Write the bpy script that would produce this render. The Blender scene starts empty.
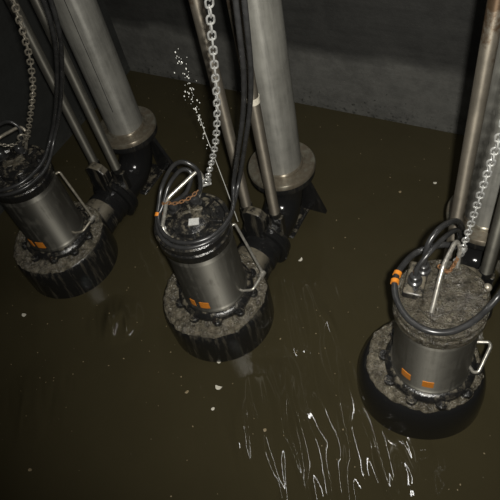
import bpy, bmesh, math, random
from mathutils import Vector, Matrix, noise
PI = math.pi
random.seed(7)
SC = bpy.context.scene
COL = SC.collection

# ------------------------------------------------------------------ camera, world, lights, exposure
cam_d = bpy.data.cameras.new('camera'); cam = bpy.data.objects.new('camera', cam_d); COL.objects.link(cam)
cam_d.sensor_width = 36; cam_d.lens = 588.92 * 36 / 500; cam_d.clip_start = 0.02
cr = Vector((0.8810, 0.4462, -0.1576)); cu = Vector((-0.2740, 0.7524, 0.5990)); cd = Vector((-0.3858, 0.4845, -0.7851))
cam.matrix_world = Matrix(((cr.x, cu.x, -cd.x, 0), (cr.y, cu.y, -cd.y, 0), (cr.z, cu.z, -cd.z, 3.0), (0, 0, 0, 1)))
SC.camera = cam

w = bpy.data.worlds.new('world'); SC.world = w; w.use_nodes = True
w.node_tree.nodes['Background'].inputs[0].default_value = (0.9, 0.95, 1.0, 1)
w.node_tree.nodes['Background'].inputs[1].default_value = 0.004

def spot(name, loc, target, energy, size, blend, radius, col=(1, 1, 1)):
    l = bpy.data.lights.new(name, 'SPOT'); o = bpy.data.objects.new(name, l); COL.objects.link(o)
    l.energy = energy; l.spot_size = math.radians(size); l.spot_blend = blend; l.shadow_soft_size = radius; l.color = col
    o.location = loc
    o.rotation_euler = (Vector(target) - Vector(loc)).to_track_quat('-Z', 'Y').to_euler()
    return o
spot('camera_flash', (0.10, -0.02, 3.10), (-0.86, 2.25, 0.5), 440, 96, 1.0, 0.03, (1.0, 0.97, 0.90))
l = bpy.data.lights.new('glint_strip_light', 'AREA'); o = bpy.data.objects.new('glint_strip_light', l); COL.objects.link(o)  # added unseen strip light, shaped and turned to draw long glints on the ripples
l.shape = 'RECTANGLE'; l.size = 0.07; l.size_y = 1.3; l.energy = 15; l.color = (1.0, 0.98, 0.95)
o.location = (-1.05, 2.05, 4.2); o.rotation_euler = (0, 0, math.radians(40))

SC.view_settings.view_transform = 'Standard'; SC.view_settings.look = 'None'
SC.view_settings.gamma = 1; SC.view_settings.use_curve_mapping = False
SC.view_settings.exposure = 0.0

# ------------------------------------------------------------------ materials
class NT:
    def __init__(s, name):
        s.m = bpy.data.materials.new(name); s.m.use_nodes = True
        s.t = s.m.node_tree; s.b = s.t.nodes['Principled BSDF']
        s.tc = s.n('ShaderNodeTexCoord')
    def n(s, typ, **kw):
        x = s.t.nodes.new(typ)
        for k, v in kw.items(): setattr(x, k, v)
        return x
    def l(s, a, b): s.t.links.new(a, b)
    def mapping(s, scale=(1, 1, 1), rot=(0, 0, 0), vt='POINT'):
        m = s.n('ShaderNodeMapping', vector_type=vt); m.inputs['Scale'].default_value = scale; m.inputs['Rotation'].default_value = rot
        s.l(s.tc.outputs['Object'], m.inputs[0]); return m.outputs[0]
    def noise(s, scale, detail=4, rough=.55, vec=None, dist=0):
        x = s.n('ShaderNodeTexNoise'); x.inputs['Scale'].default_value = scale; x.inputs['Detail'].default_value = detail
        x.inputs['Roughness'].default_value = rough; x.inputs['Distortion'].default_value = dist
        s.l(vec or s.tc.outputs['Object'], x.inputs['Vector']); return x.outputs[0]
    def ramp(s, fac, stops):
        r = s.n('ShaderNodeValToRGB'); e = r.color_ramp.elements
        while len(e) < len(stops): e.new(.5)
        for q, (p, c) in zip(e, stops):
            q.position = p; q.color = (*c, 1) if isinstance(c, tuple) else (c, c, c, 1)
        s.l(fac, r.inputs[0]); return r.outputs[0]
    def mix(s, fac, a, b):
        x = s.n('ShaderNodeMix', data_type='RGBA')
        for sock, v in ((x.inputs[0], fac), (x.inputs[6], a), (x.inputs[7], b)):
            if hasattr(v, 'links'): s.l(v, sock)
            elif isinstance(v, tuple): sock.default_value = (*v, 1)
            else: sock.default_value = v
        return x.outputs[2]
    def math(s, op, a, b=0.0):
        x = s.n('ShaderNodeMath', operation=op)
        for sock, v in ((x.inputs[0], a), (x.inputs[1], b)):
            if hasattr(v, 'links'): s.l(v, sock)
            else: sock.default_value = v
        return x.outputs[0]
    def maprange(s, v, a, b, c=0.0, d=1.0, smooth=False):
        x = s.n('ShaderNodeMapRange')
        if smooth: x.interpolation_type = 'SMOOTHSTEP'
        s.l(v, x.inputs[0])
        for i, q in enumerate((a, b, c, d)): x.inputs[i + 1].default_value = q
        return x.outputs[0]
    def sep(s, src=None):
        x = s.n('ShaderNodeSeparateXYZ'); s.l(src or s.tc.outputs['Object'], x.inputs[0]); return x.outputs
    def bump(s, h, strength, dist=.01, prev=None):
        x = s.n('ShaderNodeBump'); x.inputs['Strength'].default_value = strength; x.inputs['Distance'].default_value = dist
        s.l(h, x.inputs['Height'])
        if prev: s.l(prev, x.inputs['Normal'])
        return x.outputs[0]
    def radial(s):
        t = s.n('ShaderNodeTangent'); t.direction_type = 'RADIAL'; t.axis = 'Z'; return t.outputs[0]
    def set(s, **kw):
        nm = dict(col='Base Color', rough='Roughness', metal='Metallic', normal='Normal', spec='Specular IOR Level', ior='IOR', coat='Coat Weight', aniso='Anisotropic', arot='Anisotropic Rotation', tangent='Tangent')
        for k, v in kw.items():
            sock = s.b.inputs[nm[k]]
            if hasattr(v, 'links'): s.l(v, sock)
            elif isinstance(v, tuple): sock.default_value = (*v, 1)
            else: sock.default_value = v
        return s.m

MUD_A, MUD_B = (.060, .052, .037), (.185, .163, .120)

def mat_plain(name, c, rough=.4, metal=0.0, var=.25, scale=40, bump=.15):
    a = NT(name); n = a.noise(scale)
    lo = tuple(x * (1 - var) for x in c); hi = tuple(min(1, x * (1 + var)) for x in c)
    return a.set(col=a.ramp(n, [(.3, lo), (.7, hi)]), rough=rough, metal=metal, normal=a.bump(n, bump, .004))

def mat_mud(name, k=1.0):
    a = NT(name); n = a.noise(30); f = a.noise(170, 3)
    v = a.n('ShaderNodeTexVoronoi'); v.inputs['Scale'].default_value = 120; a.l(a.tc.outputs['Object'], v.inputs['Vector'])
    b1 = a.bump(f, 1.0, .012); b2 = a.bump(v.outputs[0], .6, .008, b1)
    return a.set(col=a.mix(a.ramp(n, [(.35, 0.), (.65, 1.)]), tuple(k * x for x in MUD_A), tuple(k * x for x in MUD_B)), rough=a.ramp(a.noise(14), [(.4, .12), (.62, .30)]), normal=b2, spec=1.0)

def mat_iron(name, mud=.5, upmin=.55, upmax=.9, bmp=.3, rgh=.2):
    """wet black cast iron, mud settled on upward faces in ragged patches"""
    a = NT(name); g = a.n('ShaderNodeNewGeometry')
    nz = a.sep(g.outputs['Normal'])[2]
    n = a.noise(22, 6, .65); fine = a.noise(140, 3)
    streak = a.noise(1, 5, .6, a.mapping((34, 34, 4)))
    m = a.math('MULTIPLY', a.maprange(nz, upmin, upmax), a.maprange(n, .55 - mud * .35, .70 - mud * .35))
    side = a.math('MULTIPLY', a.maprange(streak, .50, .68), max(0, mud) * .9)
    m2 = a.math('MAXIMUM', m, side)
    col = a.mix(m2, (.011, .011, .011), a.mix(n, MUD_A, MUD_B))
    return a.set(col=col, rough=a.maprange(m2, 0, 1, rgh, .42), normal=a.bump(a.math('ADD', fine, streak), bmp, .005), spec=.55)

def mat_steel(name, base=(.22, .212, .185), film=.3, rough=.52):
    """stainless steel under a thin, streaky film of grey-brown slurry"""
    a = NT(name); n = a.noise(9, 6, .65); st = a.noise(1, 4, .6, a.mapping((45, 45, 3)))
    m = a.maprange(a.math('ADD', a.math('MULTIPLY', n, .6), a.math('MULTIPLY', st, .5)), .66 - film * .3, .86 - film * .3)
    return a.set(col=a.mix(m, base, (.085, .078, .060)), metal=a.maprange(m, 0, 1, .9, .15),
                 rough=a.maprange(m, 0, 1, rough, .55), normal=a.bump(st, .08, .004), aniso=.85, arot=.25, tangent=a.radial())

def mat_galv(name, c, rust=0.0, zlo=1.5, zhi=2.0, metal=.3, rlo=.36):
    a = NT(name); n = a.noise(6, 7, .7); st = a.noise(1, 5, .65, a.mapping((35, 35, 2.2)))
    f = a.math('ADD', a.math('MULTIPLY', n, .5), a.math('MULTIPLY', st, .5))
    col = a.ramp(f, [(.32, tuple(x * .55 for x in c)), (.5, c), (.7, tuple(x * 1.35 for x in c))])
    if rust:
        z = a.sep()[2]; k = a.noise(16, 6, .7)
        m = a.maprange(a.math('ADD', a.math('MULTIPLY', a.maprange(z, zlo, zhi), .5), k), .72, .86)
        col = a.mix(a.math('MULTIPLY', m, rust), col, a.mix(n, (.055, .03, .016), (.16, .105, .06)))
    return a.set(col=col, rough=a.maprange(f, .3, .7, rlo, rlo + .17), aniso=.8, arot=.25, tangent=a.radial(), metal=metal, normal=a.bump(n, .12, .004))

def mat_concrete(name, tide, low, high, axis):
    a = NT(name); xyz = a.sep(); big = a.noise(1.6, 6, .6); mid = a.noise(9, 8, .7); hz = a.noise(1, 5, .6, a.mapping((1.2, 1.2, 14)))
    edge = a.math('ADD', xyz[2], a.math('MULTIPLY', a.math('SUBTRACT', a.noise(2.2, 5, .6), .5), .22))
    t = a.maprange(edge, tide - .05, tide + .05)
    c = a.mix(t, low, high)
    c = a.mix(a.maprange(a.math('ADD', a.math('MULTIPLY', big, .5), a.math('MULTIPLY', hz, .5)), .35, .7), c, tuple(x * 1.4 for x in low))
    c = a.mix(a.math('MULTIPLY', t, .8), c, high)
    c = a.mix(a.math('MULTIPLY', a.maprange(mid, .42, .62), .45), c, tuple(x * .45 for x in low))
    sp = a.noise(28, 5, .7)
    wet = a.maprange(a.math('SUBTRACT', sp, a.math('MULTIPLY', xyz[2], .55)), .52, .62)       # slime spots thick just above the water
    c = a.mix(a.math('MULTIPLY', wet, .8), c, (.010, .011, .008))
    return a.set(col=c, rough=.75, normal=a.bump(a.math('ADD', mid, big), .35, .02))

def mat_water(name):
    a = NT(name); n = a.noise(1.3, 5, .6); g = a.n('ShaderNodeNewGeometry')
    xyz = a.sep()
    # stirred-up patches between and in front of the pumps
    def patch(cx, cy, r0, r1):
        d = a.math('SQRT', a.math('ADD', a.math('POWER', a.math('SUBTRACT', xyz[0], cx), 2.0), a.math('POWER', a.math('SUBTRACT', xyz[1], cy), 2.0)))
        return a.maprange(d, r0, r1, 1, 0, True)
    P = a.math('MAXIMUM', patch(-.58, .90, .25, .66), a.math('MULTIPLY', patch(-1.0, 1.55, .05, .45), 1.3))
    P = a.math('MAXIMUM', P, a.math('MULTIPLY', patch(-2.03, 1.07, .02, .20), 3.2))
    P = a.math('MAXIMUM', P, a.math('MULTIPLY', patch(-2.15, .45, .02, .30), 1.0))
    long = a.noise(1, 0, .4, a.mapping((1 / 13, 1 / 2.6, 1), (0, 0, math.radians(36)), 'TEXTURE'), .7)
    fine = a.noise(26, 3, .5)
    swell = a.noise(4.5, 2, .5)
    h = a.math('MULTIPLY', long, P)
    b0 = a.bump(swell, .10, .05)
    b1 = a.bump(h, 1.0, .028, b0)
    b2 = a.bump(a.math('MULTIPLY', fine, a.math('ADD', a.math('MULTIPLY', P, .15), .10)), .2, .006, b1)
    # fine floating scum
    v = a.n('ShaderNodeTexVoronoi'); v.inputs['Scale'].default_value = 26; a.l(a.tc.outputs['Object'], v.inputs['Vector'])
    keep = a.maprange(a.sep(v.outputs['Color'])[0], .80, .82)
    sz = a.maprange(a.sep(v.outputs['Color'])[1], 0, 1, .02, .085)
    dot = a.math('MULTIPLY', a.math('LESS_THAN', v.outputs[0], sz), keep)
    c = a.mix(n, (.031, .0265, .0138), (.047, .0395, .0205))
    c = a.mix(a.math('MULTIPLY', dot, .7), c, (.13, .112, .075))
    return a.set(col=c, rough=a.math('ADD', a.math('MULTIPLY', dot, .4), .015), ior=1.33, normal=b2)

M = dict(
    mud=mat_mud('wet_grey_mud'), mud_dark=mat_mud('wet_dark_mud', .58), iron=mat_iron('wet_black_iron', .5), iron_clean=mat_iron('wet_black_iron_clean', .12),
    iron_muddy=mat_iron('muddy_iron', .62, .4, .8), iron_wet=mat_iron('glossy_wet_iron', -.3, bmp=.10, rgh=.13),
    can=mat_steel('filmed_steel'), can_wet=mat_steel('wet_filmed_steel', (.22, .212, .185), .4, .45), bright=mat_plain('bright_steel', (.46, .44, .39), .3, .7, .35, 60),
    bail_dull=mat_plain('dull_steel', (.34, .31, .25), .35, .6, .35, 60),
    chain=mat_plain('galvanised_chain', (.50, .50, .48), .32, .6, .3, 50), chain_dull=mat_plain('dirty_chain', (.22, .20, .16), .4, .5, .4, 50),
    chain_rust=mat_plain('rusty_chain', (.20, .10, .042), .6, .2, .5, 70),
    pipe=mat_galv('grey_pipe', (.235, .230, .205)), flange=mat_galv('stained_flange', (.20, .19, .15), .45, -2, 1.2, .5, .25),
    rail=mat_galv('rail_steel', (.19, .182, .155), .35, 1.9, 2.6, .75, .5), rail_rust=mat_galv('rusty_rail_steel', (.23, .205, .165), .95, 1.05, 1.7, .7, .5),
    rubber=mat_plain('black_rubber', (.026, .026, .026), .26, 0, .3, 30, .1), orange=mat_plain('orange_sticker', (.62, .21, .022), .4, 0, .12, 80, .05),
    plate=mat_plain('pale_tag', (.50, .50, .48), .45, 0, .25, 120), white=mat_plain('pale_tape', (.62, .58, .48), .5, 0, .2, 60),
    fleck=mat_plain('pale_fleck', (.60, .57, .48), .5, 0, .2, 90), fleck_b=mat_plain('brown_fleck', (.24, .19, .11), .5, 0, .3, 90),
    drop=mat_plain('spray_drop', (.66, .66, .62), .12, 0, .1, 60),
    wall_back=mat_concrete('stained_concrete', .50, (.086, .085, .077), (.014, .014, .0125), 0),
    wall_left=mat_concrete('slimy_concrete', .10, (.030, .031, .0275), (.021, .022, .020), 0),
    water=mat_water('murky_brown_water'))

# ------------------------------------------------------------------ mesh helpers
def obj(name, bm, mat, parent=None, smooth=True, bevel=0, angle=40):
    me = bpy.data.meshes.new(name); bmesh.ops.recalc_face_normals(bm, faces=bm.faces); bm.to_mesh(me); bm.free()
    me.materials.append(mat)
    o = bpy.data.objects.new(name, me); COL.objects.link(o)
    if parent: o.parent = parent
    if smooth:
        for p in me.polygons: p.use_smooth = True
        ang = math.radians(angle)
        b2 = bmesh.new(); b2.from_mesh(me)
        for e in b2.edges:
            if len(e.link_faces) == 2 and e.calc_face_angle(0) > ang: e.smooth = False
        b2.to_mesh(me); b2.free()
    if bevel:
        md = o.modifiers.new('bevel', 'BEVEL'); md.width = bevel; md.segments = 2; md.limit_method = 'ANGLE'
    return o

def tag(o, label, cat, group=None, kind=None):
    o['label'] = label; o['category'] = cat
    if group: o['group'] = group
    if kind: o['kind'] = kind
    return o
def thing(name, label, cat, loc=(0, 0, 0), group=None):
    o = bpy.data.objects.new(name, None); COL.objects.link(o); o.location = loc; o.empty_display_size = .05
    return tag(o, label, cat, group)
def struct(o): o['kind'] = 'structure'; return o

def add_lathe(bm, prof, seg=64, c=(0, 0, 0), rfun=None, axis='z', a0=0, a1=2 * PI):
    full = abs(a1 - a0 - 2 * PI) < 1e-6
    rings = []
    for r, z in prof:
        if r < 1e-6:
            rings.append([bm.verts.new((c[0], c[1], c[2] + z))] if axis == 'z' else [bm.verts.new((c[0], c[1] + z, c[2]))]); continue
        ring = []
        for i in range(seg if full else seg + 1):
            t = a0 + (a1 - a0) * i / seg
            k = rfun(t, r) if rfun else r
            if axis == 'z': ring.append(bm.verts.new((c[0] + k * math.cos(t), c[1] + k * math.sin(t), c[2] + z)))
            else: ring.append(bm.verts.new((c[0] + k * math.cos(t), c[1] + z, c[2] + k * math.sin(t))))
        rings.append(ring)
    for A, B in zip(rings, rings[1:]):
        n = max(len(A), len(B)); m = n if full else n - 1
        for i in range(m):
            j = (i + 1) % n
            if len(A) == 1 and len(B) == 1: continue
            if len(A) == 1: bm.faces.new((A[0], B[i], B[j]))
            elif len(B) == 1: bm.faces.new((A[i], B[0], A[j]))
            else: bm.faces.new((A[i], B[i], B[j], A[j]))
    return bm
def lathe(prof, **k): return add_lathe(bmesh.new(), prof, **k)

def spline(pts, n=8):
    P = [Vector(p) for p in pts]
    if len(P) < 3: return P
    P = [P[0] * 2 - P[1]] + P + [P[-1] * 2 - P[-2]]; out = []
    for i in range(1, len(P) - 2):
        a, b, c, d = P[i - 1:i + 3]
        for k in range(n):
            t = k / n
            out.append(.5 * ((2 * b) + (c - a) * t + (2 * a - 5 * b + 4 * c - d) * t * t + (3 * b - a - 3 * c + d) * t ** 3))
    out.append(P[-2]); return out
def fillet(pts, r, n=5):
    P = [Vector(p) for p in pts]; out = [P[0]]
    for a, b, c in zip(P, P[1:], P[2:]):
        k = min(r, (a - b).length * .45, (c - b).length * .45)
        s = b + (a - b).normalized() * k; e = b + (c - b).normalized() * k
        for i in range(n + 1):
            t = i / n; out.append(s * (1 - t) ** 2 + b * 2 * t * (1 - t) + e * t * t)
    out.append(P[-1]); return out
def add_tube(bm, path, r, seg=12, closed=False, cap=True):
    P = [Vector(p) for p in path]; n = len(P); T = []
    for i in range(n):
        a = P[(i - 1) % n] if closed or i else P[0]; b = P[(i + 1) % n] if closed or i < n - 1 else P[-1]
        T.append((b - a).normalized())
    up = Vector((0, 0, 1)) if abs(T[0].z) < .9 else Vector((1, 0, 0))
    N = (up - T[0] * up.dot(T[0])).normalized(); rings = []
    for i in range(n):
        N = (N - T[i] * N.dot(T[i])).normalized(); B = T[i].cross(N)
        q = r(i / (n - 1)) if callable(r) else r
        rings.append([bm.verts.new(P[i] + (N * math.cos(2 * PI * k / seg) + B * math.sin(2 * PI * k / seg)) * q) for k in range(seg)])
    pairs = list(zip(rings, rings[1:])) + ([(rings[-1], rings[0])] if closed else [])
    for A, Bq in pairs:
        for k in range(seg): bm.faces.new((A[k], Bq[k], Bq[(k + 1) % seg], A[(k + 1) % seg]))
    if cap and not closed:
        bm.faces.new(rings[0][::-1]); bm.faces.new(rings[-1])
    return bm
def tube(path, r, **k): return add_tube(bmesh.new(), path, r, **k)
def add_box(bm, c, s, rot=None):
    vs = bmesh.ops.create_cube(bm, size=1)['verts']
    for v in vs:
        p = Vector((v.co.x * s[0], v.co.y * s[1], v.co.z * s[2]))
        if rot: p = rot @ p
        v.co = p + Vector(c)
    return bm
def add_prism(bm, poly, z0, z1, mtx=None):
    f = lambda x, y, z: (mtx @ Vector((x, y, z))) if mtx else Vector((x, y, z))
    A = [bm.verts.new(f(x, y, z0)) for x, y in poly]; B = [bm.verts.new(f(x, y, z1)) for x, y in poly]
    n = len(poly)
    bm.faces.new(A[::-1]); bm.faces.new(B)
    for i in range(n): bm.faces.new((A[i], A[(i + 1) % n], B[(i + 1) % n], B[i]))
    return bm
def hexa(r, a=0): return [(r * math.cos(a + i * PI / 3), r * math.sin(a + i * PI / 3)) for i in range(6)]
def hex_bolt_bm(c, r, h, axis='z'):
    bm = bmesh.new(); m = Matrix.Translation(c)
    if axis == 'y': m = m @ Matrix.Rotation(PI / 2, 4, 'X')
    add_prism(bm, hexa(r), 0, h, m); 
    add_prism(bm, [(r * .55 * math.cos(i * PI / 5), r * .55 * math.sin(i * PI / 5)) for i in range(10)], h, h * 1.7, m)
    return bm

# ------------------------------------------------------------------ the setting: a flooded concrete sump
def slab(name, x0, x1, y0, y1, z0, z1, mat):
    bm = bmesh.new(); add_box(bm, ((x0 + x1) / 2, (y0 + y1) / 2, (z0 + z1) / 2), (x1 - x0, y1 - y0, z1 - z0))
    return struct(obj(name, bm, mat, smooth=False))
XL, XR, YB, YF, FL = -3.41, 1.05, 3.279, -1.1, -0.30
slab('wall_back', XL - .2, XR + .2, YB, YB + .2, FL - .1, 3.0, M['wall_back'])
slab('wall_left', XL - .2, XL, YF, YB, FL - .1, 3.0, M['wall_left'])
slab('wall_right', XR, XR + .2, YF, YB, FL - .1, 3.0, M['wall_left'])
slab('floor', XL, XR, YF, YB, FL - .1, FL, M['wall_left'])
bm = bmesh.new()
vs = [bm.verts.new(p) for p in ((XL, YF, 0), (XR, YF, 0), (XR, YB, 0), (XL, YB, 0))]; bm.faces.new(vs)
struct(obj('water', bm, M['water'], smooth=False))

# ------------------------------------------------------------------ pumps
PUMPS = dict(L=(-2.568, 1.364), C=(-1.390, 1.362), R=(-0.186, 1.364))
WORD = dict(L='left', C='middle', R='right')

def vol_r(extra):
    def f(t, r):
        if r < .2: return r
        k = 1 + .035 * math.cos(t - PI) - .035 * math.cos(t - PI / 4) + extra * (math.cos(t - PI) - 2.6 * max(0, math.cos(t + PI * .47)) ** 2)
        return .2 + (r * k - .2)
    return f

def mud_crust(t, rf, seed, inner=.19, cov=.93):
    bm = bmesh.new(); NA, NR = 400, 42; rows = []
    for i in range(NA):
        a = 2 * PI * i / NA; ca, sa = math.cos(a), math.sin(a)
        edge = rf(a, .305) * (cov + .05 * noise.noise(Vector((ca * 3, sa * 3, seed))) + .03 * noise.noise(Vector((ca * 11, sa * 11, seed))))
        row = []
        for j in range(NR + 1):
            u = j / NR; r = inner + (edge - inner) * u
            base = .283 - .018 * (r - .17) / .13
            p = Vector((r * ca, r * sa, seed))
            h = .008 + .008 * noise.noise(p * 18) + .006 * noise.noise(p * 55) + .0045 * noise.noise(p * 110)
            h = max(.001, h) * min(1, (1 - u) * 7) - (.004 if j == NR else 0)
            row.append(bm.verts.new((r * ca, r * sa, base + h)))
        rows.append(row)
    for i in range(NA):
        A, B = rows[i], rows[(i + 1) % NA]
        for j in range(NR): bm.faces.new((A[j], A[j + 1], B[j + 1], B[j]))
    return obj('mud_crust', bm, M['mud'], t, smooth=False)

def arc_patch(r, a0, a1, z0, z1, th=.0025, n=10):
    bm = bmesh.new(); I, O = [], []
    for i in range(n + 1):
        a = math.radians(a0 + (a1 - a0) * i / n)
        I.append([bm.verts.new((r * math.cos(a), r * math.sin(a), z)) for z in (z0, z1)])
        O.append([bm.verts.new(((r + th) * math.cos(a), (r + th) * math.sin(a), z)) for z in (z0, z1)])
    for i in range(n):
        bm.faces.new((O[i][0], O[i + 1][0], O[i + 1][1], O[i][1])); bm.faces.new((I[i][0], I[i][1], I[i + 1][1], I[i + 1][0]))
        for k in (0, 1): bm.faces.new((I[i][k], O[i][k], O[i + 1][k], I[i + 1][k]))
    for k in (0, n): bm.faces.new((I[k][0], O[k][0], O[k][1], I[k][1]))
    return bm

def make_pump(key):
    x, y = PUMPS[key]
    lab = dict(L='leftmost submersible pump, cut by the left edge, dark steel body with one clear orange sticker',
               C='middle submersible pump, steel body with black top carrying a small pale tag',
               R='rightmost and nearest submersible pump with round muddy lid and glossy black base')[key]
    t = thing('submersible_pump', lab, 'pump', (x, y, 0), 'submersible pumps standing in the sump water')
    rf = vol_r(.045 if key == 'R' else 0.0)
    # spiral volute, rounded upper edge
    prof = [(0, -.29), (.30, -.29), (.31, -.27), (.312, .12), (.311, .19), (.307, .225), (.298, .25), (.285, .264), (.27, .27), (.20, .279), (.0, .279)]
    if key == 'R': prof = [(0, -.29), (.30, -.29), (.31, -.27), (.317, .02), (.316, .11), (.311, .165), (.302, .205), (.290, .237), (.274, .258), (.25, .268), (.20, .279), (.0, .279)]
    obj('volute', lathe(prof, seg=120, rfun=rf), M['iron'] if key != 'R' else M['iron_wet'], t, angle=60)
    mud_crust(t, rf, dict(L=3.1, C=7.7, R=12.9)[key], cov=.97 if key != 'R' else .90)
    # outlet neck and coupling flange toward the discharge bend
    o = obj('outlet_neck', tube([(.02, .18, .10), (.03, .28, .11), (.036, .35, .12), (.037, .385, .12)], lambda u: .140 - .02 * u, seg=32), M['iron_muddy'], t)
    obj('coupling_flange', lathe([(0, -.10), (.122, -.10), (.132, -.09), (.132, -.066), (.124, -.060), (.124, -.04), (.132, -.034), (.136, 0), (.16, .002), (.168, .01), (.168, .036), (.160, .044), (0, .044)], seg=56, c=(.037, .462, .12), axis='y'), M['iron_wet'], t)
    bm = bmesh.new()       # claw that hooks over the guide rails
    add_prism(bm, [(-.06, .20), (.06, .20), (.085, .30), (.07, .36), (.075, .43), (.03, .465), (-.04, .46), (-.08, .42), (-.075, .34), (-.05, .30)], -.03, .03, Matrix.Translation((.03, .468, 0)) @ Matrix.Rotation(PI / 2, 4, 'X') @ Matrix.Rotation(PI, 4, 'Y'))
    obj('guide_claw', bm, M['iron_muddy'] if key != 'C' else M['iron'], t, bevel=.008)
    # motor flange with lugs and bolts
    bm = lathe([(.0, .278), (.195, .278), (.212, .284), (.214, .312), (.20, .328), (.186, .336), (0, .336)], seg=72)
    NL = 10
    for k in range(NL):
        a = 2 * PI * (k + .35) / NL
        m = Matrix.Rotation(a, 4, 'Z') @ Matrix.Translation((.215, 0, 0))
        add_prism(bm, [(-.02, -.03), (.012, -.026), (.028, -.012), (.028, .012), (.012, .026), (-.02, .03)], .279, .308, m)
    obj('motor_flange', bm, M['iron_clean'], t, bevel=.004)
    for k in range(NL):
        a = 2 * PI * (k + .35) / NL
        obj('bolt', hex_bolt_bm((.223 * math.cos(a), .223 * math.sin(a), .307), .015, .013), M['iron_clean'], t, smooth=False)
    # stainless cooling jacket
    can = M['can_wet'] if key == 'R' else M['can']
    obj('motor_housing', lathe([(0, .33), (.184, .33), (.185, .352), (.180, .358), (.178, .366), (.178, .74), (.1795, .744), (.1795, .752), (.178, .756), (.178, .79), (0, .79)], seg=96), can, t)
    for a0, a1 in ((-83, -66), (-102, -92)) if key != 'R' else ((-87, -71), (-121, -105)):
        z = .0 if key != 'R' else .025
        lb = obj('warning_sticker', arc_patch(.1785, a0, a1, .372 + z, .425 + z), M['orange'], t, smooth=False); lb['label'] = 'orange sticker low on the steel body'
    # head
    if key != 'R':
        obj('motor_head', lathe([(.0, .785), (.183, .785), (.187, .79), (.187, .835), (.18, .842), (.18, .858), (.188, .864), (.188, .886), (.180, .894), (.168, .894), (.162, .884), (.0, .884)], seg=96), M['iron_clean'], t)
        bm = lathe([(0, .882), (.10, .882), (.098, .905), (.07, .918), (0, .922)], seg=40)
        for k in range(6):
            a = k * PI / 3 + .3; m = Matrix.Rotation(a, 4, 'Z')
            add_prism(bm, [(.07, -.012), (.16, -.009), (.16, .009), (.07, .012)], .88, .906, m)
        obj('head_cover', bm, M['iron_clean'], t, bevel=.003)
        for k in range(6):
            a = k * PI / 3 + .8
            obj('cover_bolt', hex_bolt_bm((.135 * math.cos(a), .135 * math.sin(a), .884), .013, .012), M['iron_clean'], t, smooth=False)
        if key == 'C':
            bm = bmesh.new(); add_box(bm, (.036, -.022, .922), (.05, .04, .005), Matrix.Rotation(math.radians(28), 3, 'Z'))
            q = obj('identity_tag', bm, M['plate'], t, smooth=False); q['label'] = 'small pale rectangular tag'
            bm = bmesh.new(); add_box(bm, (-.01, .035, .921), (.11, .02, .016), Matrix.Rotation(.7, 3, 'Z')); add_box(bm, (-.01, .035, .922), (.09, .018, .016), Matrix.Rotation(-.6, 3, 'Z'))
            obj('mud_clump', bm, M['mud'], t, bevel=.006)
            bm = bmesh.new(); bmesh.ops.create_uvsphere(bm, u_segments=16, v_segments=10, radius=.018)
            for v in bm.verts: v.co = Vector((v.co.x, v.co.y, v.co.z * .8)) + Vector((-.10, -.10, .905))
            q = obj('handle_nut', bm, M['plate'], t); q['label'] = 'pale round cap at the foot of the lifting handle'
        else:
            bm = bmesh.new(); add_box(bm, (.0, .0, .922), (.10, .05, .014), Matrix.Rotation(.5, 3, 'Z')); add_box(bm, (.02, .03, .921), (.05, .07, .014), Matrix.Rotation(-.4, 3, 'Z'))
            obj('mud_clump', bm, M['mud'], t, bevel=.006)
        for gx, gy in ((-.03, .10), (-.11, .03)):
            obj('cable_gland', lathe([(0, .884), (.034, .884), (.034, .905), (.026, .91), (.026, .94), (.018, .95), (0, .95)], seg=20, c=(gx, gy, 0)), M['rubber'], t)
    else:
        obj('motor_head', lathe([(.0, .785), (.183, .785), (.190, .79), (.190, .83), (.182, .836), (.182, .85), (.190, .856), (.190, .880), (.182, .888), (0, .888)], seg=96), M['mud_dark'], t)
        bm = lathe([(0, .886), (.135, .886), (.14, .890), (.14, .902), (.134, .909), (0, .911)], seg=72, c=(.035, .01, 0))
        obj('lid', bm, M['mud_dark'], t)
        for k in range(8):
            a = k * PI / 4 + .2
            if 2.2 < a < 4.4: continue
            obj('lid_bolt', hex_bolt_bm((.035 + .125 * math.cos(a), .01 + .125 * math.sin(a), .909), .009, .008), M['iron_muddy'], t, smooth=False)
        bm = bmesh.new(); add_box(bm, (-.115, .03, .90), (.085, .17, .04), Matrix.Rotation(.1, 3, 'Z'))
        obj('cable_entry_box', bm, M['iron'], t, bevel=.01)
        for gx, gy in ((-.10, .075), (-.115, .01)):
            obj('cable_gland', lathe([(0, .915), (.03, .915), (.03, .935), (.022, .94), (.022, .965), (.015, .97), (0, .97)], seg=20, c=(gx, gy, 0)), M['rubber'], t)
        bm = bmesh.new(); bmesh.ops.create_uvsphere(bm, u_segments=14, v_segments=8, radius=.018)
        for v in bm.verts: v.co += Vector((.155, .10, .895))
        obj('head_plug', bm, M['bail_dull'], t)
    # lifting handle
    W = lambda pts: [(a - x, b - y, c) for a, b, c in pts]
    bail = dict(C=[(-1.430, 1.232, .875), (-1.492, 1.262, .91), (-1.479, 1.349, 1.03), (-1.394, 1.523, 1.08), (-1.384, 1.531, 1.02), (-1.432, 1.500, .885)],
                L=[(-2.640, 1.24, .875), (-2.700, 1.28, 1.0), (-2.653, 1.435, 1.03), (-2.570, 1.53, 1.05), (-2.532, 1.525, 1.02), (-2.605, 1.500, .885)],
                R=[(-.196, 1.240, .86), (-.199, 1.262, .90), (-.207, 1.409, 1.03), (-.193, 1.535, 1.05), (-.172, 1.545, 1.0), (-.165, 1.505, .88)])[key]
    obj('lifting_handle', tube(fillet(W(bail), .025), .0095, seg=12), M['bright'] if key != 'L' else M['bail_dull'], t)
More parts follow.
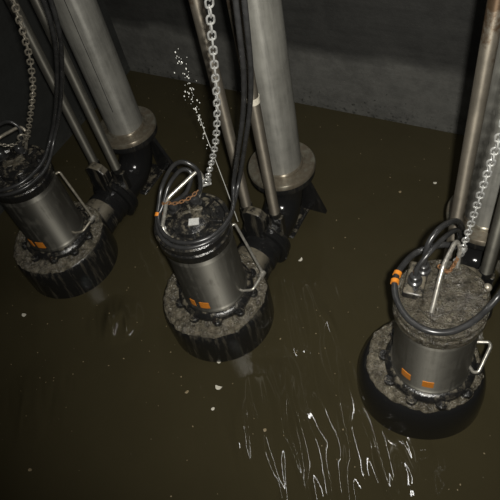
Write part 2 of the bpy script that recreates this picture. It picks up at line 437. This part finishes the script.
    # bent bar on the side of the body
    if key != 'R':
        h = [(.118, .128, .745), (.135, .150, .75), (.262, .112, .425), (.250, .006, .405), (.190, -.012, .39), (.172, -.008, .392)]
        obj('side_handle', tube(fillet(h, .02), .0075, seg=10), M['bright'] if key == 'C' else M['bail_dull'], t)
        bm = lathe([(0, -.02), (.016, -.02), (.016, .02), (0, .02)], seg=14, c=(.262, .10, .425), axis='y')
        obj('handle_clamp', bm, M['bright'], t)
    else:
        h = [(.145, .085, .455), (.225, .112, .46), (.237, .095, .46), (.220, -.025, .41), (.200, -.03, .40), (.160, .01, .395), (.15, .045, .40), (.148, .075, .44)]
        obj('side_handle', tube(fillet(h, .04), .0085, seg=10), M['bright'], t)
    return t
for k in 'LCR': make_pump(k)

# ------------------------------------------------------------------ discharge bends, pipes and guide rails
PDX, PDY = .0365, .8475
for key in 'LCR':
    x, y = PUMPS[key]; wd = WORD[key]
    t = thing('discharge_elbow', 'black cast iron duckfoot elbow half under water behind the %s pump' % wd, 'pipe elbow', (x + PDX, y + PDY, 0), 'pipe elbows behind the pumps')
    path = [(0, -.325, .12), (0, -.22, .12)] + [(0, -.20 + .20 * math.sin(a), .12 + .20 - .20 * math.cos(a)) for a in [i * PI / 20 for i in range(1, 11)]] + [(0, 0, .42)]
    obj('bend', tube(path, .118, seg=40), M['iron_wet'], t)
    obj('inlet_flange', lathe([(0, 0), (.150, 0), (.160, .006), (.160, .034), (.154, .04), (0, .04)], seg=48, c=(0, -.341, .12), axis='y'), M['iron_clean'], t)
    obj('outlet_flange', lathe([(0, .405), (.195, .405), (.2, .41), (.2, .447), (.196, .452), (0, .452)], seg=64), M['iron_clean'], t)
    bm = bmesh.new(); add_box(bm, (0, -.02, -.20), (.34, .42, .19)); add_box(bm, (0, -.03, -.06), (.22, .30, .14))
    obj('foot', bm, M['iron_clean'], t, bevel=.015)
    for sx in (-1, 1):
        bm = bmesh.new(); add_prism(bm, [(.05, -.02), (.23, -.02), (.215, .03), (.10, .33), (.05, .36)] if sx > 0 else [(-.05, .36), (-.10, .33), (-.215, .03), (-.23, -.02), (-.05, -.02)], -.014, .014, Matrix.Translation((0, .10, 0)) @ Matrix.Rotation(PI / 2, 4, 'X'))
        obj('gusset', bm, M['iron_clean'], t, bevel=.003)
    bm = bmesh.new()        # bracket that takes the feet of the two rails
    add_prism(bm, [(-.15, .20), (.13, .20), (.13, .355), (.03, .355), (.02, .30), (-.06, .30), (-.07, .355), (-.15, .355)], -.022, .022, Matrix.Translation((0, -.295, 0)) @ Matrix.Rotation(PI / 2, 4, 'X'))
    obj('rail_bracket', bm, M['iron'], t, bevel=.006)
    # pipe
    t = thing('discharge_pipe', dict(L='grey steel discharge pipe rising behind the left pump, with a dark seam line', C='grey steel discharge pipe rising behind the middle pump',
              R='grey steel discharge pipe behind the right pump, cut by the right edge')[key], 'pipe', (x + PDX, y + PDY, .452), 'vertical discharge pipes')
    obj('pipe_wall', lathe([(0, .0), (.123, .0), (.123, 2.45), (.112, 2.45), (.112, 2.40), (0, 2.40)], seg=64), M['pipe'], t)
    obj('weld_bead', lathe([(.120, .034), (.133, .034), (.134, .042), (.130, .050), (.122, .054)], seg=64), M['flange'], t)
    obj('pipe_flange', lathe([(.10, 0), (.200, 0), (.206, .005), (.206, .030), (.201, .036), (.10, .036)], seg=64), M['flange'], t)
    if key == 'L':
        a = math.radians(-62); R = .1235
        pts = [(R * math.cos(a + .05 * noise.noise(Vector((0, 0, z * 2.3)))), R * math.sin(a + .05 * noise.noise(Vector((0, 0, z * 2.3)))), z) for z in [.25 + i * .05 for i in range(44)]]
        obj('seam_line', tube(pts, .002, seg=6), M['rubber'], t)
    for i, (dx, dy) in enumerate(((-.069, .547), (.118, .551))):
        rusty = (key, i) in (('C', 1), ('R', 0), ('C', 0))
        side = ('left', 'right')[i]
        t = thing('guide_rail', '%s %s guide rail tube, %s of the two rails at the %s pump' % (('slim steel', 'rust stained steel')[rusty], 'vertical', side, wd), 'guide rail', (x + dx, y + dy, .357), 'guide rails of the pumps')
        obj('tube', lathe([(0, 0), (.031, 0), (.031, 2.55), (.026, 2.55), (.026, 2.5), (0, 2.5)], seg=28), M['rail_rust'] if rusty else M['rail'], t)
        obj('end_collar', lathe([(.030, .0), (.036, .0), (.036, .035), (.030, .035)], seg=28), M['iron_clean'], t)
        if (key, i) == ('C', 1):
            q = obj('tape_band', lathe([(.0312, .846), (.034, .846), (.034, .880), (.0312, .880)], seg=28), M['white'], t); q['label'] = 'pale band of tape'

# ------------------------------------------------------------------ cables
def cable(label, pts, r, group, extra=()):
    t = thing('power_cable', label, 'cable', pts[0], group)
    o = Vector(pts[0])
    obj('sheath', tube([p - o for p in spline(pts, 8)], r, seg=12), M['rubber'], t)
    for p, d in extra:
        d = Vector(d).normalized(); p = Vector(p) - o
        q = obj('marker_band', tube([p - d * .009, p + d * .009], r + .004, seg=14), M['orange'], t); q['label'] = 'orange marker band'
    return t
G = 'black power cables at the pumps'
def loop_round(c, r, a0, a1, z, n=9): return [(c[0] + r * math.cos(math.radians(a0 + (a1 - a0) * i / (n - 1))), c[1] + r * math.sin(math.radians(a0 + (a1 - a0) * i / (n - 1))), z) for i in range(n)]
c = PUMPS['C']
ring = [(-1.207, 1.457, .925), (-1.200, 1.37, .912), (-1.228, 1.275, .908), (-1.30, 1.207, .908), (-1.39, 1.188, .908), (-1.47, 1.215, .912), (-1.525, 1.275, .925)]
down = [(-.955, 1.55, 2.25), (-.985, 1.55, 2.026), (-1.001, 1.55, 1.838), (-1.036, 1.58, 1.66), (-1.086, 1.60, 1.461), (-1.149, 1.60, 1.245), (-1.225, 1.60, 1.0)]
cable('thick black power cable ringing the middle pump, with the larger loop on its left', down + ring + [(-1.545, 1.345, .965), (-1.555, 1.42, 1.02), (-1.512, 1.485, 1.10), (-1.449, 1.509, 1.13), (-1.391, 1.517, 1.08), (-1.390, 1.49, .98), (-1.42, 1.462, .945)], .0105, G, [((-1.534, 1.305, .942), (-.2, 1, .4))])
off = lambda pts, d: [(a + d[0], b + d[1], e + d[2]) for a, b, e in pts]
cable('second black power cable beside the thick one, with the smaller loop on the middle pump', off(down, (-.020, -.022, .0)) + off(ring, (.0, .019, .014)) + [(-1.525, 1.35, .965), (-1.525, 1.44, 1.02), (-1.478, 1.50, 1.075), (-1.43, 1.51, 1.06), (-1.44, 1.45, .99), (-1.50, 1.392, .945)], .0105, G)
downL = [(-1.83, 1.49, 2.2), (-1.871, 1.50, 1.961), (-1.920, 1.52, 1.793), (-2.01, 1.55, 1.615), (-2.162, 1.58, 1.372), (-2.326, 1.60, 1.129), (-2.415, 1.56, .97)]
ringL = [(-2.388, 1.42, .925), (-2.415, 1.272, .912), (-2.499, 1.182, .91), (-2.60, 1.163, .91), (-2.70, 1.20, .92), (-2.76, 1.29, .94)]
cable('thick wet black power cable swinging down to ring the top of the left pump', downL + ringL + [(-2.76, 1.36, .99), (-2.70, 1.44, 1.06), (-2.62, 1.505, 1.09), (-2.57, 1.52, 1.04), (-2.575, 1.48, .97), (-2.598, 1.464, .945)], .0105, G)
cable('second wet black power cable running alongside the thick one to the left pump', off(downL, (.028, .012, .012)) + off(ringL, (.014, .0, -.030)) + [(-2.77, 1.37, .96), (-2.735, 1.41, .98), (-2.70, 1.40, .965), (-2.678, 1.394, .945)], .0105, G)
ringR = [(.085, 1.40, 1.75), (.075, 1.40, 1.50), (.06, 1.42, 1.22), (.03, 1.42, 1.0), (.0, 1.36, .935), (-.045, 1.272, .92), (-.11, 1.205, .91), (-.19, 1.180, .91), (-.275, 1.205, .91), (-.345, 1.275, .912), (-.378, 1.36, .92), (-.365, 1.45, .925)]
cable('thick black power cable sweeping in from the right edge around the right pump', ringR + [(-.33, 1.52, .93), (-.25, 1.57, .95), (-.20, 1.60, .92)], .0135, G, [((-.375, 1.345, .92), (-.2, 1, 0)), ((-.378, 1.385, .921), (.0, 1, 0))])
cable('black power cable arching tall from the top of the right pump toward the discharge pipe', [(-.286, 1.438, .965), (-.287, 1.445, 1.0), (-.285, 1.484, 1.06), (-.260, 1.551, 1.085), (-.224, 1.655, 1.02), (-.20, 1.71, .92), (-.19, 1.73, .80), (-.185, 1.735, .62)], .0125, G)
cable('shorter black power cable arching low from the top of the right pump', [(-.301, 1.373, .965), (-.299, 1.39, 1.0), (-.27, 1.45, 1.045), (-.235, 1.55, 1.04), (-.21, 1.65, .97), (-.20, 1.69, .86), (-.20, 1.705, .64)], .0105, G)

# ------------------------------------------------------------------ chains
def link_bm(p, wr, wd):
    L, Wd = p / 2 + wr * .6, wd
    s = L - Wd; pts = [(Wd * math.cos(a), s + Wd * math.sin(a), 0) for a in [i * PI / 7 for i in range(8)]] + [(Wd * math.cos(a), -s + Wd * math.sin(a), 0) for a in [PI + i * PI / 7 for i in range(8)]]
    return tube(pts, wr, seg=8, closed=True)
def resample(pts, d):
    P = spline(pts, 24); out = [P[0]]; acc = 0
    for a, b in zip(P, P[1:]):
        l = (b - a).length; pos = 0
        while acc + (l - pos) >= d:
            pos += d - acc; out.append(a + (b - a) * (pos / l)); acc = 0
        acc += l - pos
    return out
def chain(name, label, cat, pts, mat, group, pitch=.0345, wr=.0036, wd=.0115, face=(.55, -.7, .7)):
    P = resample(pts, pitch); t = thing(name, label, cat, P[0], group); o = P[0]; first = None
    for i, (a, b) in enumerate(zip(P, P[1:])):
        d = (b - a).normalized(); zz = Vector(face); zz = (zz - d * zz.dot(d)).normalized(); xx = d.cross(zz)
        rot = Matrix((xx, d, zz)).transposed() @ Matrix.Rotation(.15 + .12 * math.sin(i * .4) + (i % 2) * PI / 2, 3, 'Y')
        if first is None: first = l = obj('link', link_bm(pitch, wr, wd), mat, t)
        else: l = first.copy(); COL.objects.link(l); l.parent = t
        l.matrix_local = Matrix.Translation((a + b) / 2 - o) @ rot.to_4x4()
    return t
G = 'lifting chains of the pumps'
chain('lifting_chain', 'galvanised lifting chain running up from the middle pump past its left guide rail', 'chain', [(-1.372, 1.525, 1.0), (-1.355, 1.52, 1.03), (-1.259, 1.483, 1.224), (-1.175, 1.447, 1.408), (-1.099, 1.41, 1.625), (-1.036, 1.373, 1.858), (-.983, 1.337, 2.051), (-.90, 1.28, 2.32)], M['chain'], G)
chain('lifting_chain', 'dull dirty lifting chain running up from the left pump', 'chain', [(-2.545, 1.50, 1.0), (-2.50, 1.475, 1.03), (-2.383, 1.42, 1.115), (-2.178, 1.392, 1.366), (-2.032, 1.363, 1.546), (-1.913, 1.335, 1.731), (-1.831, 1.307, 1.876), (-1.765, 1.278, 1.996), (-1.63, 1.22, 2.22)], M['chain_dull'], G, face=(.75, -.5, .5))
chain('lifting_chain', 'bright lifting chain running up from the right pump to the right edge', 'chain', [(-.170, 1.555, .93), (-.166, 1.55, .96), (-.152, 1.51, 1.142), (-.138, 1.47, 1.353), (-.125, 1.43, 1.547), (-.113, 1.39, 1.704), (-.10, 1.35, 1.898), (-.08, 1.29, 2.2)], M['chain'], G, face=(.08, -.9, .6))
G = 'short chain slings hanging from the handles'
chain('chain_sling', 'rusty short chain looped across the handle of the middle pump', 'chain', [(-1.505, 1.335, 1.0), (-1.475, 1.335, 1.02), (-1.455, 1.37, .985), (-1.42, 1.44, .965), (-1.39, 1.50, .985)], M['chain_rust'], G, .019, .0028, .0068)
chain('chain_sling', 'dirty short chain hanging across the handle of the left pump', 'chain', [(-2.655, 1.40, 1.02), (-2.64, 1.42, .985), (-2.60, 1.46, .965), (-2.555, 1.49, .99)], M['chain_dull'], G, .019, .0028, .0068)
chain('chain_sling', 'rusty brown short chain looped across the handle of the right pump', 'chain', [(-.225, 1.42, 1.01), (-.20, 1.40, 1.02), (-.185, 1.43, .975), (-.175, 1.50, .95), (-.168, 1.55, .96)], M['chain_rust'], G, .019, .0028, .0068)
def shackle(label, loc, rot, mat):
    t = thing('shackle', label, 'shackle', loc, 'shackles on the pump handles'); t.rotation_euler = rot
    P = [(-.016, 0, -.012)] + [(.022 * math.cos(PI - a), 0, .018 + .022 * math.sin(a)) for a in [i * PI / 8 for i in range(9)]] + [(.016, 0, -.012)]
    obj('bow', tube(spline(P, 4), .006, seg=10), mat, t)
    obj('pin', lathe([(0, -.034), (.011, -.034), (.011, -.024), (.006, -.024), (.006, .028), (0, .028)], seg=12, axis='y').copy() if False else tube([(-.034, 0, -.012), (.03, 0, -.012)], .007, seg=10), mat, t)
shackle('pale shackle joining chain and handle on the middle pump', (-1.380, 1.530, .985), (.3, .2, .9), M['chain'])
shackle('dull shackle joining chain and handle on the left pump', (-2.555, 1.505, .985), (.3, -.5, .7), M['bail_dull'])
shackle('bright shackle joining chain and handle on the right pump', (-.168, 1.558, .93), (.2, .3, 1.2), M['chain'])

# ------------------------------------------------------------------ water jet and its drops
pts = [(-1.385, 1.70, .50), (-1.389, 1.68, .819), (-1.396, 1.655, 1.15), (-1.394, 1.64, 1.32)]
bm = tube(spline(pts, 8), lambda u: .0022 - .0010 * u, seg=6)
tag(obj('water_jet', bm, M['drop']), 'thin jet of water spurting upward beside the middle pump', 'water', kind='stuff')
bm = bmesh.new()
A = spline([(-1.399, 1.65, 1.231), (-1.388, 1.63, 1.37), (-1.377, 1.62, 1.501), (-1.383, 1.61, 1.60), (-1.389, 1.60, 1.67)], 20)
for i in range(85):
    u = random.random(); p = A[int(u * (len(A) - 1))]; sp = .004 + .013 * u
    fall = random.random() < .3
    q = p + Vector((random.gauss(0, sp), random.gauss(0, sp), random.gauss(0, .02) - (random.random() * .25 if fall else 0)))
    r = random.choice((.0012, .0016, .002, .0026, .0034)); l = random.uniform(1, 2.2)
    m = Matrix.Translation(q) @ Matrix.Diagonal((r, r, r * l, 1))
    bmesh.ops.create_icosphere(bm, subdivisions=1, radius=1, matrix=m)
tag(obj('water_spray', bm, M['drop']), 'spray of white water drops hanging in front of the dark back wall', 'water', kind='stuff')

# ------------------------------------------------------------------ floating bits
def fleck(x, y, r, elong, rot, mat, label, curl=0.0, seed=0):
    bm = bmesh.new(); n = 14; top, bot = [], []
    for i in range(n):
        a = 2 * PI * i / n; k = r * (1 + .3 * noise.noise(Vector((math.cos(a) * 1.7, math.sin(a) * 1.7, seed))))
        px, py = k * math.cos(a) * elong, k * math.sin(a)
        py += curl * px * px / r
        z = .002 + .25 * r * (px / (r * elong)) ** 2
        c_, s_ = math.cos(rot), math.sin(rot)
        for L, dz in ((bot, -.003), (top, .0)): L.append(bm.verts.new((px * c_ - py * s_, px * s_ + py * c_, z + dz)))
    ct = bm.verts.new((0, 0, .003)); cb = bm.verts.new((0, 0, -.002))
    for i in range(n):
        j = (i + 1) % n
        bm.faces.new((top[i], top[j], ct)); bm.faces.new((bot[j], bot[i], cb)); bm.faces.new((bot[i], bot[j], top[j], top[i]))
    o = obj('floating_fleck', bm, mat); o.location = (x, y, 0)
    return tag(o, label, 'debris', 'bits floating on the water')
F, B = M['fleck'], M['fleck_b']
fleck(-1.28, 1.071, .010, 2.0, .6, F, 'pale curled leaf scrap floating just below the middle pump base', .5, 1)
fleck(-1.131, 1.893, .008, 2.0, 1.3, F, 'pale sliver floating right of the black elbow of the middle pump', .2, 2)
fleck(-2.631, .873, .011, 1.4, .2, F, 'bright pale fleck floating below the left pump', .1, 3)
fleck(-1.209, .929, .012, 1.6, .1, F, 'whitish scrap floating below the middle pump, upper of two scraps in a column', .3, 4)
fleck(-1.176, .811, .008, 1.3, .9, F, 'small whitish fleck below the middle pump, lower of two scraps in a column', 0, 5)
fleck(-.863, .82, .008, 1.2, .3, B, 'tan fleck floating among the bright ripples near the bottom', 0, 6)
fleck(-.549, 2.78, .009, 1.2, .3, F, 'tiny pale fleck on calm water left of the right discharge pipe', 0, 7)
fleck(-.738, 2.632, .008, 1.2, .8, B, 'tiny tan fleck on calm water in mid-sump between middle and right pipes', 0, 8)
fleck(-1.934, .116, .008, 1.3, .3, B, 'tan fleck on dark water in the bottom left corner', 0, 9)
fleck(-1.361, .839, .007, 1.8, 1.0, B, 'brown fleck on smooth water below and left of the middle pump', 0, 10)
bm = bmesh.new(); k = 0
while k < 260:
    x, y = random.uniform(-3.3, .5), random.uniform(.2, 3.2)
    if any((x - a) ** 2 + (y - b) ** 2 < .36 ** 2 or (abs(x - a - .03) < .3 and b < y < b + 1.1) for a, b in PUMPS.values()): continue
    r = random.choice((.0018, .0022, .0025, .003, .004)); k += 1
    bmesh.ops.create_icosphere(bm, subdivisions=1, radius=1, matrix=Matrix.Translation((x, y, .0005)) @ Matrix.Rotation(random.random() * 3, 4, 'Z') @ Matrix.Diagonal((r * random.uniform(1, 1.8), r, .0015, 1)))
tag(obj('floating_dust', bm, M['fleck_b']), 'fine tan dust specks scattered over the brown water', 'debris', kind='stuff')
